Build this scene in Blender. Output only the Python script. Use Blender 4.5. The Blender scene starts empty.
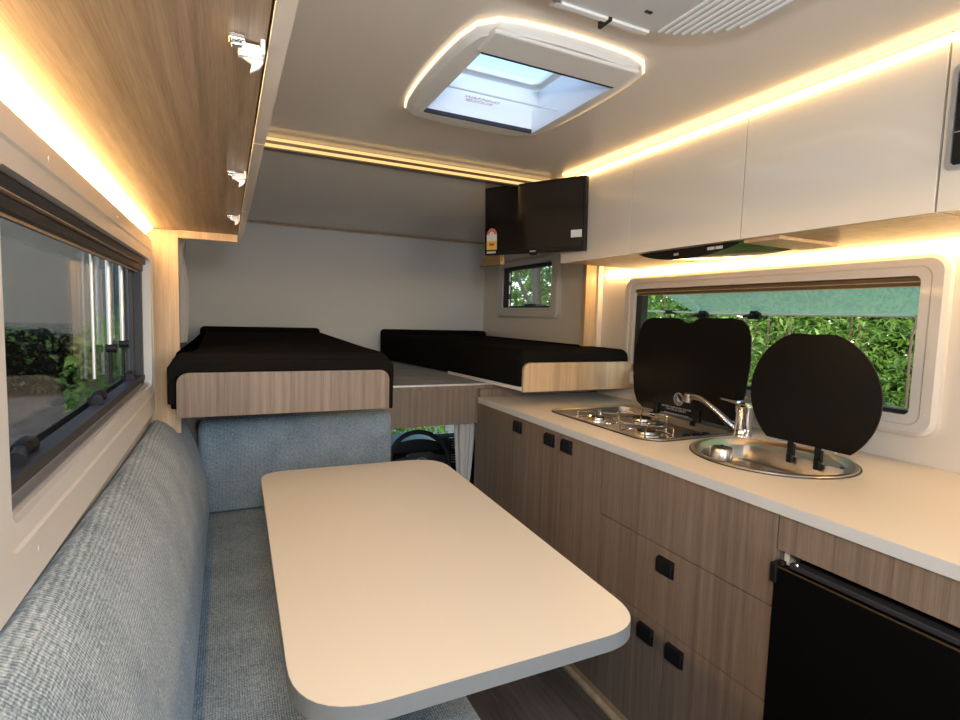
import bpy, bmesh, math, random
from mathutils import Vector, Matrix
random.seed(7)
H = 1.3025                     # camera height; all coordinates below are relative to it in z
S = bpy.context.scene
COL = S.collection
# ---------------------------------------------------------------- camera
yaw, pitch, roll, F = math.radians(25.5586), math.radians(-4.669), math.radians(1.6915), 531.98
cy, sy = math.cos(yaw), math.sin(yaw)
f = Vector((sy*math.cos(pitch), cy*math.cos(pitch), math.sin(pitch)))
r = Vector((cy, -sy, 0)); u = r.cross(f)
r2 = r*math.cos(roll)+u*math.sin(roll); u2 = -r*math.sin(roll)+u*math.cos(roll)
cd = bpy.data.cameras.new('camera'); cam = bpy.data.objects.new('camera', cd); COL.objects.link(cam)
m = Matrix((r2, u2, -f)).transposed().to_4x4(); m.translation = Vector((0, 0, H)); cam.matrix_world = m
cd.sensor_width = 36; cd.sensor_fit = 'HORIZONTAL'; cd.lens = F/960*36; cd.clip_start = .01
S.camera = cam
# ---------------------------------------------------------------- world, lights, exposure
S.view_settings.view_transform = 'Standard'; S.view_settings.look = 'None'
S.view_settings.gamma = 1; S.view_settings.use_curve_mapping = False
S.view_settings.exposure = 0.3
W = bpy.data.worlds.new('World'); S.world = W; W.use_nodes = True
wn = W.node_tree.nodes; wl = W.node_tree.links
bg = wn['Background']; sk = wn.new('ShaderNodeTexSky'); sk.sky_type = 'NISHITA'; sk.sun_disc = False
sk.sun_elevation = math.radians(50); sk.sun_rotation = math.radians(200)
wl.new(sk.outputs[0], bg.inputs[0]); bg.inputs[1].default_value = .72
def area(name, loc, tgt, sx, sy_, power, col):
    l = bpy.data.lights.new(name, 'AREA'); l.shape = 'RECTANGLE'; l.size = sx; l.size_y = sy_; l.energy = power; l.color = col
    o = bpy.data.objects.new(name, l); COL.objects.link(o); o.location = (loc[0], loc[1], loc[2]+H)
    d = Vector(tgt)-Vector(loc); o.rotation_euler = d.to_track_quat('-Z', 'Y').to_euler(); return o
area('rear_doorway_daylight', (.72, -1.3, -.25), (.72, 2, -.35), .8, 1.3, 11, (.72, .86, 1))
area('camera_flash', (.06, -.10, .24), (.8, 2.0, .0), .22, .14, 11, (.96, .97, 1))
WARM = (1.0, .60, .235)
# ---------------------------------------------------------------- materials
def nt(name):
    m = bpy.data.materials.new(name); m.use_nodes = True
    return m, m.node_tree.nodes, m.node_tree.links, m.node_tree.nodes['Principled BSDF']
def mat(name, col, rough=.5, metal=0, spec=.5, coat=0, bump=0, bscale=200, var=0, emit=None, es=0):
    m, n, l, b = nt(name)
    b.inputs['Base Color'].default_value = (*col, 1); b.inputs['Roughness'].default_value = rough
    b.inputs['Metallic'].default_value = metal; b.inputs['Specular IOR Level'].default_value = spec
    b.inputs['Coat Weight'].default_value = coat; b.inputs['Coat Roughness'].default_value = .06
    tc = n.new('ShaderNodeTexCoord'); no = n.new('ShaderNodeTexNoise'); no.inputs['Scale'].default_value = bscale
    no.inputs['Detail'].default_value = 3; l.new(tc.outputs['Object'], no.inputs['Vector'])
    if var:
        mx = n.new('ShaderNodeMix'); mx.data_type = 'RGBA'
        mx.inputs[6].default_value = (*[c*(1-var) for c in col], 1); mx.inputs[7].default_value = (*[min(1, c*(1+var)) for c in col], 1)
        l.new(no.outputs['Fac'], mx.inputs[0]); l.new(mx.outputs[2], b.inputs['Base Color'])
    if bump:
        bp = n.new('ShaderNodeBump'); bp.inputs['Strength'].default_value = bump; bp.inputs['Distance'].default_value = .002
        l.new(no.outputs['Fac'], bp.inputs['Height']); l.new(bp.outputs[0], b.inputs['Normal'])
    if emit:
        b.inputs['Emission Color'].default_value = (*emit, 1); b.inputs['Emission Strength'].default_value = es
    return m
def wood(name, c1, c2, sc, rough=.42):
    m, n, l, b = nt(name)
    tc = n.new('ShaderNodeTexCoord'); mp = n.new('ShaderNodeMapping'); mp.inputs['Scale'].default_value = sc
    a = n.new('ShaderNodeTexNoise'); a.inputs['Scale'].default_value = 1; a.inputs['Detail'].default_value = 5; a.inputs['Roughness'].default_value = .65
    l.new(tc.outputs['Object'], mp.inputs[0]); l.new(mp.outputs[0], a.inputs['Vector'])
    mp2 = n.new('ShaderNodeMapping'); mp2.inputs['Scale'].default_value = [s*.12 for s in sc]
    a2 = n.new('ShaderNodeTexNoise'); a2.inputs['Scale'].default_value = 1; a2.inputs['Detail'].default_value = 3
    l.new(tc.outputs['Object'], mp2.inputs[0]); l.new(mp2.outputs[0], a2.inputs['Vector'])
    ad = n.new('ShaderNodeMath'); ad.operation = 'MULTIPLY_ADD'; ad.inputs[1].default_value = .55
    l.new(a2.outputs['Fac'], ad.inputs[0])
    mu = n.new('ShaderNodeMath'); mu.operation = 'MULTIPLY'; mu.inputs[1].default_value = .55
    l.new(a.outputs['Fac'], mu.inputs[0]); l.new(mu.outputs[0], ad.inputs[2])
    cr = n.new('ShaderNodeValToRGB'); e = cr.color_ramp.elements
    e[0].position = .40; e[0].color = (*c1, 1); e[1].position = .70; e[1].color = (*c2, 1)
    l.new(ad.outputs[0], cr.inputs[0]); l.new(cr.outputs[0], b.inputs['Base Color'])
    b.inputs['Roughness'].default_value = rough; b.inputs['Specular IOR Level'].default_value = .35
    bp = n.new('ShaderNodeBump'); bp.inputs['Strength'].default_value = .12; bp.inputs['Distance'].default_value = .001
    l.new(a.outputs['Fac'], bp.inputs['Height']); l.new(bp.outputs[0], b.inputs['Normal'])
    return m
def fabric(name, c1, c2, sa, sb, rows=None):
    """woven cloth: two crossed sets of fine threads, with regular weave rows along the axes in rows"""
    m, n, l, b = nt(name)
    tc = n.new('ShaderNodeTexCoord'); acc = None
    def plus(a, out, k):
        q = n.new('ShaderNodeMath'); q.operation = 'MULTIPLY_ADD'; q.inputs[1].default_value = k; l.new(out, q.inputs[0])
        if a is None: q.inputs[2].default_value = 0
        else: l.new(a, q.inputs[2])
        return q.outputs[0]
    for sc in (sa, sb):
        mp = n.new('ShaderNodeMapping'); mp.inputs['Scale'].default_value = sc
        a = n.new('ShaderNodeTexNoise'); a.inputs['Scale'].default_value = 1; a.inputs['Detail'].default_value = 2
        l.new(tc.outputs['Object'], mp.inputs[0]); l.new(mp.outputs[0], a.inputs['Vector']); acc = plus(acc, a.outputs['Fac'], .5)
    for ax in rows or ():
        w = n.new('ShaderNodeTexWave'); w.bands_direction = ax; w.inputs['Scale'].default_value = 62; w.inputs['Distortion'].default_value = 1.2
        w.inputs['Detail'].default_value = 1; w.inputs['Detail Scale'].default_value = .6
        l.new(tc.outputs['Object'], w.inputs['Vector']); acc = plus(acc, w.outputs['Fac'], .13)
    lo = n.new('ShaderNodeTexNoise'); lo.inputs['Scale'].default_value = 9; l.new(tc.outputs['Object'], lo.inputs['Vector'])
    tot = plus(acc, lo.outputs['Fac'], .2)
    dv = n.new('ShaderNodeMath'); dv.operation = 'MULTIPLY_ADD'; dv.inputs[1].default_value = 1.5; dv.inputs[2].default_value = (-.60 if not rows else -.79)
    l.new(tot, dv.inputs[0])
    cr = n.new('ShaderNodeValToRGB'); e = cr.color_ramp.elements
    e[0].position = .12; e[0].color = (*c1, 1); e[1].position = .72; e[1].color = (*c2, 1)
    l.new(dv.outputs[0], cr.inputs[0]); l.new(cr.outputs[0], b.inputs['Base Color'])
    b.inputs['Roughness'].default_value = .9; b.inputs['Specular IOR Level'].default_value = .15
    b.inputs['Sheen Weight'].default_value = .15
    bp = n.new('ShaderNodeBump'); bp.inputs['Strength'].default_value = .5; bp.inputs['Distance'].default_value = .0015
    l.new(acc, bp.inputs['Height']); l.new(bp.outputs[0], b.inputs['Normal'])
    return m
def glass(name, tint, refl=.5, rough=0.0):
    m = bpy.data.materials.new(name); m.use_nodes = True; n = m.node_tree.nodes; l = m.node_tree.links
    n.remove(n['Principled BSDF']); o = n['Material Output']
    t = n.new('ShaderNodeBsdfTransparent'); t.inputs[0].default_value = (*tint, 1)
    g = n.new('ShaderNodeBsdfGlossy'); g.inputs['Roughness'].default_value = rough
    fr = n.new('ShaderNodeFresnel'); fr.inputs['IOR'].default_value = 1.45
    mu = n.new('ShaderNodeMath'); mu.operation = 'MULTIPLY'; mu.inputs[1].default_value = refl; l.new(fr.outputs[0], mu.inputs[0])
    mx = n.new('ShaderNodeMixShader'); l.new(mu.outputs[0], mx.inputs[0]); l.new(t.outputs[0], mx.inputs[1]); l.new(g.outputs[0], mx.inputs[2])
    l.new(mx.outputs[0], o.inputs[0]); return m
def haze(name, tint, col):
    m = glass(name, tint, 1.4); n = m.node_tree.nodes; l = m.node_tree.links; o = n['Material Output']
    src = o.inputs[0].links[0].from_socket
    t = n.new('ShaderNodeBsdfTranslucent'); t.inputs[0].default_value = (*col, 1)
    mx = n.new('ShaderNodeMixShader'); mx.inputs[0].default_value = .22; l.new(src, mx.inputs[1]); l.new(t.outputs[0], mx.inputs[2]); l.new(mx.outputs[0], o.inputs[0])
    return m
def emis(name, col, st):
    m = bpy.data.materials.new(name); m.use_nodes = True; n = m.node_tree.nodes; l = m.node_tree.links
    n.remove(n['Principled BSDF']); e = n.new('ShaderNodeEmission'); e.inputs[0].default_value = (*col, 1); e.inputs[1].default_value = st
    l.new(e.outputs[0], n['Material Output'].inputs[0]); return m
def leafmat(name, c1, c2):
    m, n, l, b = nt(name)
    tc = n.new('ShaderNodeTexCoord'); no = n.new('ShaderNodeTexNoise'); no.inputs['Scale'].default_value = 14; no.inputs['Detail'].default_value = 4
    l.new(tc.outputs['Object'], no.inputs['Vector'])
    cr = n.new('ShaderNodeValToRGB'); e = cr.color_ramp.elements
    e[0].position = .35; e[0].color = (*c1, 1); e[1].position = .65; e[1].color = (*c2, 1)
    l.new(no.outputs['Fac'], cr.inputs[0]); l.new(cr.outputs[0], b.inputs['Base Color'])
    b.inputs['Roughness'].default_value = .5
    tr = n.new('ShaderNodeBsdfTranslucent'); l.new(cr.outputs[0], tr.inputs[0])
    mx = n.new('ShaderNodeMixShader'); mx.inputs[0].default_value = .45
    l.new(b.outputs[0], mx.inputs[1]); l.new(tr.outputs[0], mx.inputs[2]); l.new(mx.outputs[0], n['Material Output'].inputs[0])
    return m
M = dict(
 lining=mat('white_gloss_lining', (.69, .64, .565), .20, spec=.5, coat=.3, var=.02, bscale=3),
 laminate=mat('cream_gloss_laminate', (.75, .69, .60), .14, coat=.5),
 trim=mat('beige_window_moulding', (.62, .60, .565), .32, coat=.2),
 wood=wood('taupe_wood_laminate', (.125, .09, .068), (.235, .183, .142), (520, 520, 9)),
 wood_y=wood('oak_laminate_underside', (.20, .145, .095), (.38, .29, .20), (600, 14, 600)),
 oak=wood('light_oak_edge', (.36, .255, .15), (.55, .41, .26), (260, 260, 7)),
 floor=wood('dark_plank_vinyl', (.055, .042, .034), (.15, .115, .092), (60, 4, 60), .5),
 worktop=mat('speckled_cream_worktop', (.62, .585, .52), .34, var=.07, bscale=450),
 edge=mat('pale_grey_edging', (.50, .52, .53), .45, var=.10, bscale=500),
 table=mat('speckled_white_table_top', (.56, .545, .49), .36, var=.06, bscale=450),
 sofa_v=fabric('blue_grey_weave_back', (.085, .135, .18), (.48, .575, .65), (60, 150, 700), (60, 700, 120), 'YZ'),
 sofa_h=fabric('blue_grey_weave_seat', (.085, .135, .18), (.48, .575, .65), (120, 700, 60), (700, 120, 60), 'XY'),
 sofa_f=fabric('blue_grey_weave_far', (.085, .135, .18), (.48, .575, .65), (120, 60, 700), (700, 60, 120), 'XZ'),
 carpet=fabric('grey_carpet', (.05, .05, .047), (.17, .17, .16), (300, 300, 300), (120, 120, 120)),
 sheet=mat('black_knit_sheet', (.008, .0075, .007), 1.0, spec=.03, bump=.3, bscale=600),
 curtain=mat('pale_grey_curtain', (.42, .41, .39), .9, bump=.3),
 black=mat('black_plastic', (.007, .007, .008), .42, spec=.25),
 fridge=mat('black_fridge_panel', (.002, .002, .002), .6, spec=.06),
 table_edge=mat('grey_table_edging', (.17, .18, .185), .5, var=.1, bscale=500),
 frontwall=mat('white_satin_lining', (.62, .63, .63), .5, spec=.3),
 blackgl=mat('black_tempered_glass', (.013, .011, .010), .12, spec=.35),
 lid=mat('black_printed_glass', (.008, .0065, .0055), .3, spec=.2),
 gasket=mat('black_rubber', (.02, .021, .024), .5),
 chrome=mat('chrome', (.85, .84, .82), .06, 1),
 steel=mat('brushed_steel', (.50, .46, .41), .29, 1),
 alu=mat('satin_aluminium', (.60, .61, .63), .35, .8),
 rail=mat('dark_bronze_rail', (.16, .10, .045), .3, .6),
 whitepl=mat('white_plastic', (.72, .72, .70), .3),
 greypl=mat('pale_grey_plastic', (.50, .50, .49), .35),
 dark=mat('dark_grey_plastic', (.022, .023, .026), .5, spec=.3),
 cabdark=mat('cab_trim', (.014, .015, .017), 1.0, spec=.08),
 red=mat('red_print', (.70, .05, .03), .5), yellow=mat('yellow_print', (.75, .50, .10), .5),
 grey_print=mat('grey_print', (.45, .45, .44), .5), pink=mat('faded_red_print', (.75, .45, .42), .6),
 brown=mat('brown_bracket', (.12, .075, .03), .5),
 glass=glass('clear_acrylic', (.93, .95, .94), .55),
 tint=glass('grey_tinted_acrylic', (.60, .62, .60), .6),
 tintg=haze('green_tinted_acrylic', (.72, .90, .78), (.56, .70, .46)), windscreen=glass('windscreen_glass', (.85, .95, .90), .3),
 hglass=glass('hatch_acrylic', (.85, .93, .98), .4),
 led=emis('warm_led_diffuser', WARM, 46), led_soft=emis('warm_led_glow', (1, .62, .25), 5.0),
 rail_sheen=emis('gold_rail_sheen', (1, .62, .24), 1.05), led_cab=emis('warm_led_right', (1, .60, .23), 7.5),  # rail material glows faintly in place of reflected gold light
 led_hatch=emis('hatch_warm_led', (1, .76, .48), 1.6),
 screen=mat('tv_screen_gloss', (.010, .008, .007), .10, coat=.6),
 bark=mat('bark', (.10, .075, .055), .9, var=.4, bscale=30),
 litter=mat('leaf_litter_ground', (.25, .175, .12), .95, var=.9, bscale=2.5, bump=.8),
 shed=mat('grey_concrete_wall', (.34, .285, .235), .8, var=.2, bscale=2.5),
 leaf1=leafmat('bright_green_leaf', (.34, .52, .07), (.72, .90, .24)),
 leaf2=leafmat('deep_green_leaf', (.13, .24, .05), (.36, .54, .14)),
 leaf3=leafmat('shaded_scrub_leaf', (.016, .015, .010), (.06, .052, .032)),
 twig=mat('reddish_twig', (.32, .16, .11), .8),
)
# ---------------------------------------------------------------- mesh helpers
def meta(o, label=None, cat=None, group=None, kind=None):
    if label: o['label'] = label
    if cat: o['category'] = cat
    if group: o['group'] = group
    if kind: o['kind'] = kind
    return o
def thing(name, loc, label, cat, group=None, kind=None):
    o = bpy.data.objects.new(name, None); COL.objects.link(o); o.location = (loc[0], loc[1], loc[2]+H)
    o.empty_display_size = .05
    return meta(o, label, cat, group, kind)
class MB:
    def __init__(s): s.v = []; s.f = []; s.mi = []
    def add(s, vs, fs, mi=0):
        b = len(s.v); s.v += [Vector(v) for v in vs]; s.f += [[b+i for i in fc] for fc in fs]; s.mi += [mi]*len(fs); return s
    def box(s, x0, x1, y0, y1, z0, z1, mi=0, fm=None):
        vs = [(x, y, z) for x in (x0, x1) for y in (y0, y1) for z in (z0, z1)]
        s.add(vs, [(0, 1, 3, 2), (4, 6, 7, 5), (0, 4, 5, 1), (2, 3, 7, 6), (0, 2, 6, 4), (1, 5, 7, 3)], mi)
        if fm:
            for k, v in fm.items(): s.mi[len(s.mi)-6+k] = v
        return s
    def prism(s, poly, ax, a, b, mi=0):
        n = len(poly)
        def p(q, t): return {'x': (t, q[0], q[1]), 'y': (q[0], t, q[1]), 'z': (q[0], q[1], t)}[ax]
        vs = [p(q, a) for q in poly]+[p(q, b) for q in poly]
        fs = [list(range(n))[::-1], list(range(n, 2*n))]+[(i, (i+1) % n, n+(i+1) % n, n+i) for i in range(n)]
        return s.add(vs, fs, mi)
    def ring(s, po, pi, ax, a, b, mi=0, a2=None, b2=None):
        """frame between outer and inner loops of equal length; a2,b2 depth at the inner loop"""
        n = len(po); a2 = a if a2 is None else a2; b2 = b if b2 is None else b2
        def p(q, t): return {'x': (t, q[0], q[1]), 'y': (q[0], t, q[1]), 'z': (q[0], q[1], t)}[ax]
        vs = [p(q, a) for q in po]+[p(q, a2) for q in pi]+[p(q, b) for q in po]+[p(q, b2) for q in pi]
        fs = []
        for i in range(n):
            j = (i+1) % n
            fs += [(i, j, n+j, n+i), (2*n+j, 2*n+i, 3*n+i, 3*n+j), (j, i, 2*n+i, 2*n+j), (n+i, n+j, 3*n+j, 3*n+i)]
        return s.add(vs, fs, mi)
    def loft(s, loops, cap=True, mi=0, closed=True):
        n = len(loops[0]); vs = [v for L in loops for v in L]; fs = []
        for k in range(len(loops)-1):
            for i in range(n if closed else n-1):
                j = (i+1) % n; fs.append((k*n+i, k*n+j, (k+1)*n+j, (k+1)*n+i))
        if cap: fs += [list(range(n))[::-1], list(range((len(loops)-1)*n, len(loops)*n))]
        return s.add(vs, fs, mi)
    def tube(s, pts, rad, n=10, mi=0):
        pts = [Vector(p) for p in pts]; L = []
        rs = rad if isinstance(rad, (list, tuple)) else [rad]*len(pts); ref = None
        for k, p in enumerate(pts):
            t = (pts[min(k+1, len(pts)-1)]-pts[max(k-1, 0)]).normalized()
            if ref is None: ref = Vector((0, 0, 1)) if abs(t.z) < .9 else Vector((1, 0, 0))
            a = t.cross(ref).normalized(); b = a.cross(t).normalized(); ref = b
            L.append([p+a*math.cos(2*math.pi*i/n)*rs[k]+b*math.sin(2*math.pi*i/n)*rs[k] for i in range(n)])
        return s.loft(L, True, mi)
    def lathe(s, prof, c, ax='z', n=32, mi=0):
        L = []
        for rr_, h in prof:
            L.append([])
            for i in range(n):
                a = 2*math.pi*i/n; p, q = rr_*math.cos(a), rr_*math.sin(a)
                d = {'z': (p, q, h), 'x': (h, p, q), 'y': (p, h, q)}[ax]
                L[-1].append((c[0]+d[0], c[1]+d[1], c[2]+d[2]))
        return s.loft(L, True, mi)
    def build(s, name, mats, parent=None, loc=None, bevel=0, seg=2, sub=0, smooth=True, ang=38, label=None, kind=None):
        org = Vector(loc) if loc is not None else Vector((0, 0, 0))
        if parent is not None:
            q = parent; org = Vector((0, 0, 0))
            while q is not None: org += Vector(q.location); q = q.parent
            org.z -= H
        me = bpy.data.meshes.new(name)
        me.from_pydata([(v.x-org.x, v.y-org.y, v.z-org.z) for v in s.v], [], s.f)
        for mm in (mats if isinstance(mats, (list, tuple)) else [mats]): me.materials.append(M[mm] if isinstance(mm, str) else mm)
        me.polygons.foreach_set('material_index', s.mi)
        bm = bmesh.new(); bm.from_mesh(me); bmesh.ops.recalc_face_normals(bm, faces=bm.faces)
        if smooth:
            for fc in bm.faces: fc.smooth = True
            for e in bm.edges:
                if len(e.link_faces) != 2 or e.calc_face_angle(3) > math.radians(ang): e.smooth = False
        bm.to_mesh(me); bm.free()
        o = bpy.data.objects.new(name, me); COL.objects.link(o)
        if parent is not None: o.parent = parent
        else: o.location = (org.x, org.y, org.z+H)
        if bevel:
            b = o.modifiers.new('bevel', 'BEVEL'); b.width = bevel; b.segments = seg; b.limit_method = 'ANGLE'; b.angle_limit = math.radians(40)
            b.harden_normals = True
        if sub:
            b = o.modifiers.new('sub', 'SUBSURF'); b.levels = b.render_levels = sub
        if label: o['label'] = label
        if kind: o['kind'] = kind
        return o
def rr(x0, x1, y0, y1, rad, n=6):
    P = []
    rads = rad if isinstance(rad, (list, tuple)) else [rad]*4
    for k, (cx, cy_, a0) in enumerate(((x1, y1, 0), (x0, y1, 90), (x0, y0, 180), (x1, y0, 270))):
        q = rads[k]; ccx = cx-q if cx == x1 else cx+q; ccy = cy_-q if cy_ == y1 else cy_+q
        for i in range(n+1):
            a = math.radians(a0+90*i/n); P.append((ccx+q*math.cos(a), ccy+q*math.sin(a)))
    return P
def roundpoly(pts, rads, n=6):
    P = []
    for i, p in enumerate(pts):
        p = Vector(p); a = (Vector(pts[i-1])-p); b = (Vector(pts[(i+1) % len(pts)])-p); la, lb = a.length, b.length; a.normalize(); b.normalize()
        th = a.angle(b); q = rads[i]; d = min(q/math.tan(th/2), la*.49, lb*.49); s_, e_ = p+a*d, p+b*d
        for k in range(n+1):
            t = k/n; P.append(tuple((1-t)**2*s_+2*t*(1-t)*p+t*t*e_))
    return P
def struct(name, mb, m, **k):
    return mb.build(name, m, None, kind='structure', **k)
def text(name, body, size, mtx, m, parent, extr=.0003):
    c = bpy.data.curves.new(name, 'FONT'); c.body = body; c.size = size; c.extrude = extr; c.align_x = 'CENTER'; c.align_y = 'CENTER'
    t = bpy.data.objects.new(name+'_tmp', c); COL.objects.link(t)
    dg = bpy.context.evaluated_depsgraph_get(); me = bpy.data.meshes.new_from_object(t.evaluated_get(dg)); bpy.data.objects.remove(t)
    org = Vector((0, 0, 0)); q = parent
    while q is not None: org += Vector(q.location); q = q.parent
    me.transform(mtx); me.transform(Matrix.Translation(Vector((0, 0, H))-org))
    me.materials.clear(); me.materials.append(M[m])
    o = bpy.data.objects.new(name, me); COL.objects.link(o); o.parent = parent; return o
def frame_m(o, xa, ya):
    x = Vector(xa).normalized(); y = Vector(ya).normalized(); z = x.cross(y)
    mm = Matrix((x, y, z)).transposed().to_4x4(); mm.translation = Vector(o); return mm
# ================================================================= SHELL
XL, XR, YB, YF = -.225, 1.87, -1.4, 3.87
ZC, ZF, ZL = .605, -1.3, .58
struct('floor', MB().box(XL-.04, XR+.04, YB, 2.46, ZF-.04, ZF), 'floor', loc=(0, 0, ZF))
hx0, hx1, hy0, hy1 = .505, .905, 1.10, 1.52
c = MB()
c.box(XL-.04, XR+.04, YB, hy0, ZC, ZC+.04); c.box(XL-.04, XR+.04, hy1, 2.09, ZC, ZC+.04)
c.box(XL-.04, hx0, hy0, hy1, ZC, ZC+.04); c.box(hx1, XR+.04, hy0, hy1, ZC, ZC+.04)
c.box(XL-.04, XR+.04, 2.09, YF+.04, ZL, ZL+.065)
struct('ceiling', c, 'lining', loc=(0, 0, ZC))
def wall_with_holes(x0, x1, holes, y0, y1, z0, z1):
    mb = MB(); ys = y0
    for (a, b, c0, d) in holes:
        mb.box(x0, x1, ys, a, z0, z1); mb.box(x0, x1, a, b, z0, c0); mb.box(x0, x1, a, b, d, z1); ys = b
    mb.box(x0, x1, ys, y1, z0, z1); return mb
LW = (.715, 2.0, -.265, .165); RW = (.85, 2.105, -.275, .17); SW = (2.85, 3.545, .055, .375)
struct('wall_left', wall_with_holes(XL-.04, XL, [LW], YB, YF+.04, ZF, ZC+.04), 'lining', loc=(XL, 0, ZF))
struct('wall_right', wall_with_holes(XR, XR+.04, [RW, SW], YB, YF+.04, ZF, ZC+.04), 'lining', loc=(XR, 0, ZF))
struct('wall_front', MB().box(XL, XR, YF, YF+.04, -.36, ZL), 'frontwall', loc=(0, YF, -.36))
w = MB(); w.box(XL, .25, YB-.04, YB, ZF, ZC); w.box(1.2, XR, YB-.04, YB, ZF, ZC); w.box(.25, 1.2, YB-.04, YB, .5, ZC)
struct('wall_rear', w, 'lining', loc=(0, YB, ZF))
# bulkhead to the driver's cab
w = MB(); w.box(XL, .70, 2.41, 2.43, ZF, -.362); w.box(.70, 1.148, 2.41, 2.43, -.54, -.362); w.box(1.148, XR, 2.385, 2.43, ZF, -.362)
struct('wall_cab', w, 'wood', loc=(.7, 2.41, ZF))
struct('trim_1', MB().box(XL, XR, YF-.014, YF, ZL-.012, ZL), 'oak', loc=(0, YF, ZL), bevel=.003)
struct('trim_2', MB().box(1.125, 1.146, -.4, 2.38, ZF, ZF+.012), 'oak', loc=(1.14, 0, ZF), bevel=.002)
# ================================================================= WINDOWS
def caps(mb, side, x, pts):
    for (y, z) in pts: mb.lathe([(.0, 0), (.0045, 0), (.004, side*.0006), (.001, side*.0008)], (x, y, z), 'x', 12)
def window(name, side, xw, xs, out, inn, rad, lab):
    """side -1: wall to the left, +1: wall to the right; xw wall face, xs moulding face"""
    t = thing(name, (xw, (out[0]+out[1])/2, out[2]), lab, 'window', kind='structure')
    n = 6
    o0 = rr(out[0], out[1], out[2], out[3], rad, n); o1 = rr(out[0]+.012, out[1]-.012, out[2]+.012, out[3]-.012, rad-.01, n)
    i0 = rr(inn[0], inn[1], inn[2], inn[3], .018, n)
    g0 = rr(inn[0]-.03, inn[1]+.03, inn[2]-.03, inn[3]+.03, .035, n); g1 = rr(inn[0]-.026, inn[1]+.026, inn[2]-.026, inn[3]+.026, .033, n)
    def L(P, x): return [(x, p[0], p[1]) for p in P]
    s_ = side
    mb = MB(); mb.loft([L(o0, xw), L(o0, xs+s_*.008), L(o1, xs), L(g0, xs), L(g1, xs+s_*.003), L(i0, xs+s_*.003), L(i0, xw+s_*.035)], cap=False)
    mb.build('window_frame', 'trim', t, ang=28)
    return t
def seal(t, x0, x1, inn, w=.02, m='gasket', nm='window_seal'):
    mb = MB(); mb.ring(rr(inn[0]-.004, inn[1]+.004, inn[2]-.004, inn[3]+.004, .02), rr(inn[0]+w, inn[1]-w, inn[2]+w, inn[3]-w, .02), 'x', x0, x1); mb.build(nm, m, t)
# --- left window
t = window('window_1', -1, XL, -.21, (.60, 2.0, -.345, .222), (.728, 1.955, -.246, .147), .06, 'large dark tinted window above the blue-grey sofa')
I = (.728, 1.955, -.246, .147)
seal(t, -.25, -.262, I, .022)
mb = MB(); mb.box(-.262, -.2245, I[0], I[1], .128, .146)
mb.box(-.262, -.232, I[0], I[1], .108, .126); mb.build('blind_cassette', 'dark', t, bevel=.003)
mb = MB(); mb.box(-.236, -.226, I[0], I[1], .1275, .1295); mb.box(-.245, -.2425, I[0]+.01, I[1]-.01, .104, .108); mb.build('cassette_line', 'oak', t)
mb = MB(); mb.box(-.26, -.223, I[0], I[1], -.247, -.238); mb.box(-.26, -.2385, I[0], I[1], -.238, -.230); mb.build('sill_track', 'alu', t, bevel=.002)
mb = MB(); mb.box(-.262, -.232, I[0], I[1], -.23, -.212); mb.build('sill_channel', 'gasket', t, bevel=.003)
MB().box(-.288, -.284, .70, 2.03, -.29, .19).build('pane', 'tint', t)
mb = MB(); mb.ring(rr(.70, 2.03, -.29, .19, .04), rr(.765, 1.965, -.215, .12, .03), 'x', -.2835, -.280); mb.build('pane_border', 'gasket', t)
mb = MB(); mb.box(-.262, -.235, 1.93, 1.955, I[2], I[3]); mb.box(-.262, -.25, 1.88, 1.9, -.22, .12); mb.build('side_channel', 'gasket', t, bevel=.002)
for y, z0, z1 in ((1.65, -.10, .125), (1.84, -.10, .125)):
    st = MB().tube([(-.272, y, z0), (-.272, y, z1)], .006).build('stay_arm', 'alu', t)
    mb = MB(); mb.tube([(-.272, y, z0-.1), (-.272, y, z0)], .0045); mb.lathe([(.0, -.012), (.011, -.012), (.011, .012), (0, .012)], (-.268, y, z0-.01), 'x', 14)
    mb.build('stay_joint', 'black', st)
MB().tube([(-.276, 1.485, -.17), (-.276, 1.485, .14)], .0035).build('hanging_rod', 'alu', t)
for y in (.955, 1.45, 1.88):
    mb = MB(); mb.box(-.281, -.262, y-.02, y+.02, -.222, -.205)
    mb.lathe([(.0, -.02), (.012, -.02), (.014, -.012), (.014, .012), (.012, .02), (0, .02)], (-.262, y, -.205), 'y', 16)
    mb.tube([(-.262, y-.018, -.205), (-.254, y-.055, -.205), (-.250, y-.085, -.206)], [.008, .009, .012]); mb.build('latch', 'black', t)
mb = MB(); caps(mb, 1, -.21, [(.80, -.30), (1.2, -.30), (1.6, -.30), (.9, .19), (1.4, .19)]); mb.build('screw_cap', 'trim', t)
# --- right window
t = window('window_2', 1, XR, 1.84, (.80, 2.16, -.318, .22), (.869, 2.09, -.258, .158), .05, 'wide kitchen window above the sink and hob, flap pushed open')
I = (.869, 2.09, -.258, .158)
seal(t, 1.875, 1.895, I, .012)
mb = MB(); mb.box(1.852, 1.885, I[0], I[1], .142, .156); mb.box(1.862, 1.885, I[0], I[1], .128, .141); mb.build('blind_cassette', 'brown', t, bevel=.003)
mb = MB(); mb.box(1.850, 1.853, I[0], I[1], .1395, .1425); mb.box(1.860, 1.863, I[0], I[1], .126, .129); mb.build('cassette_line', 'oak', t)
mb = MB(); mb.box(1.86, 1.90, 2.05, 2.09, I[2], .13); mb.box(1.86, 1.9, I[0], I[1], -.256, -.246); mb.build('side_channel', 'gasket', t, bevel=.002)
MB().box(1.86, 1.885, I[0], I[1], -.246, -.241).build('sill_track', 'alu', t)
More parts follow.
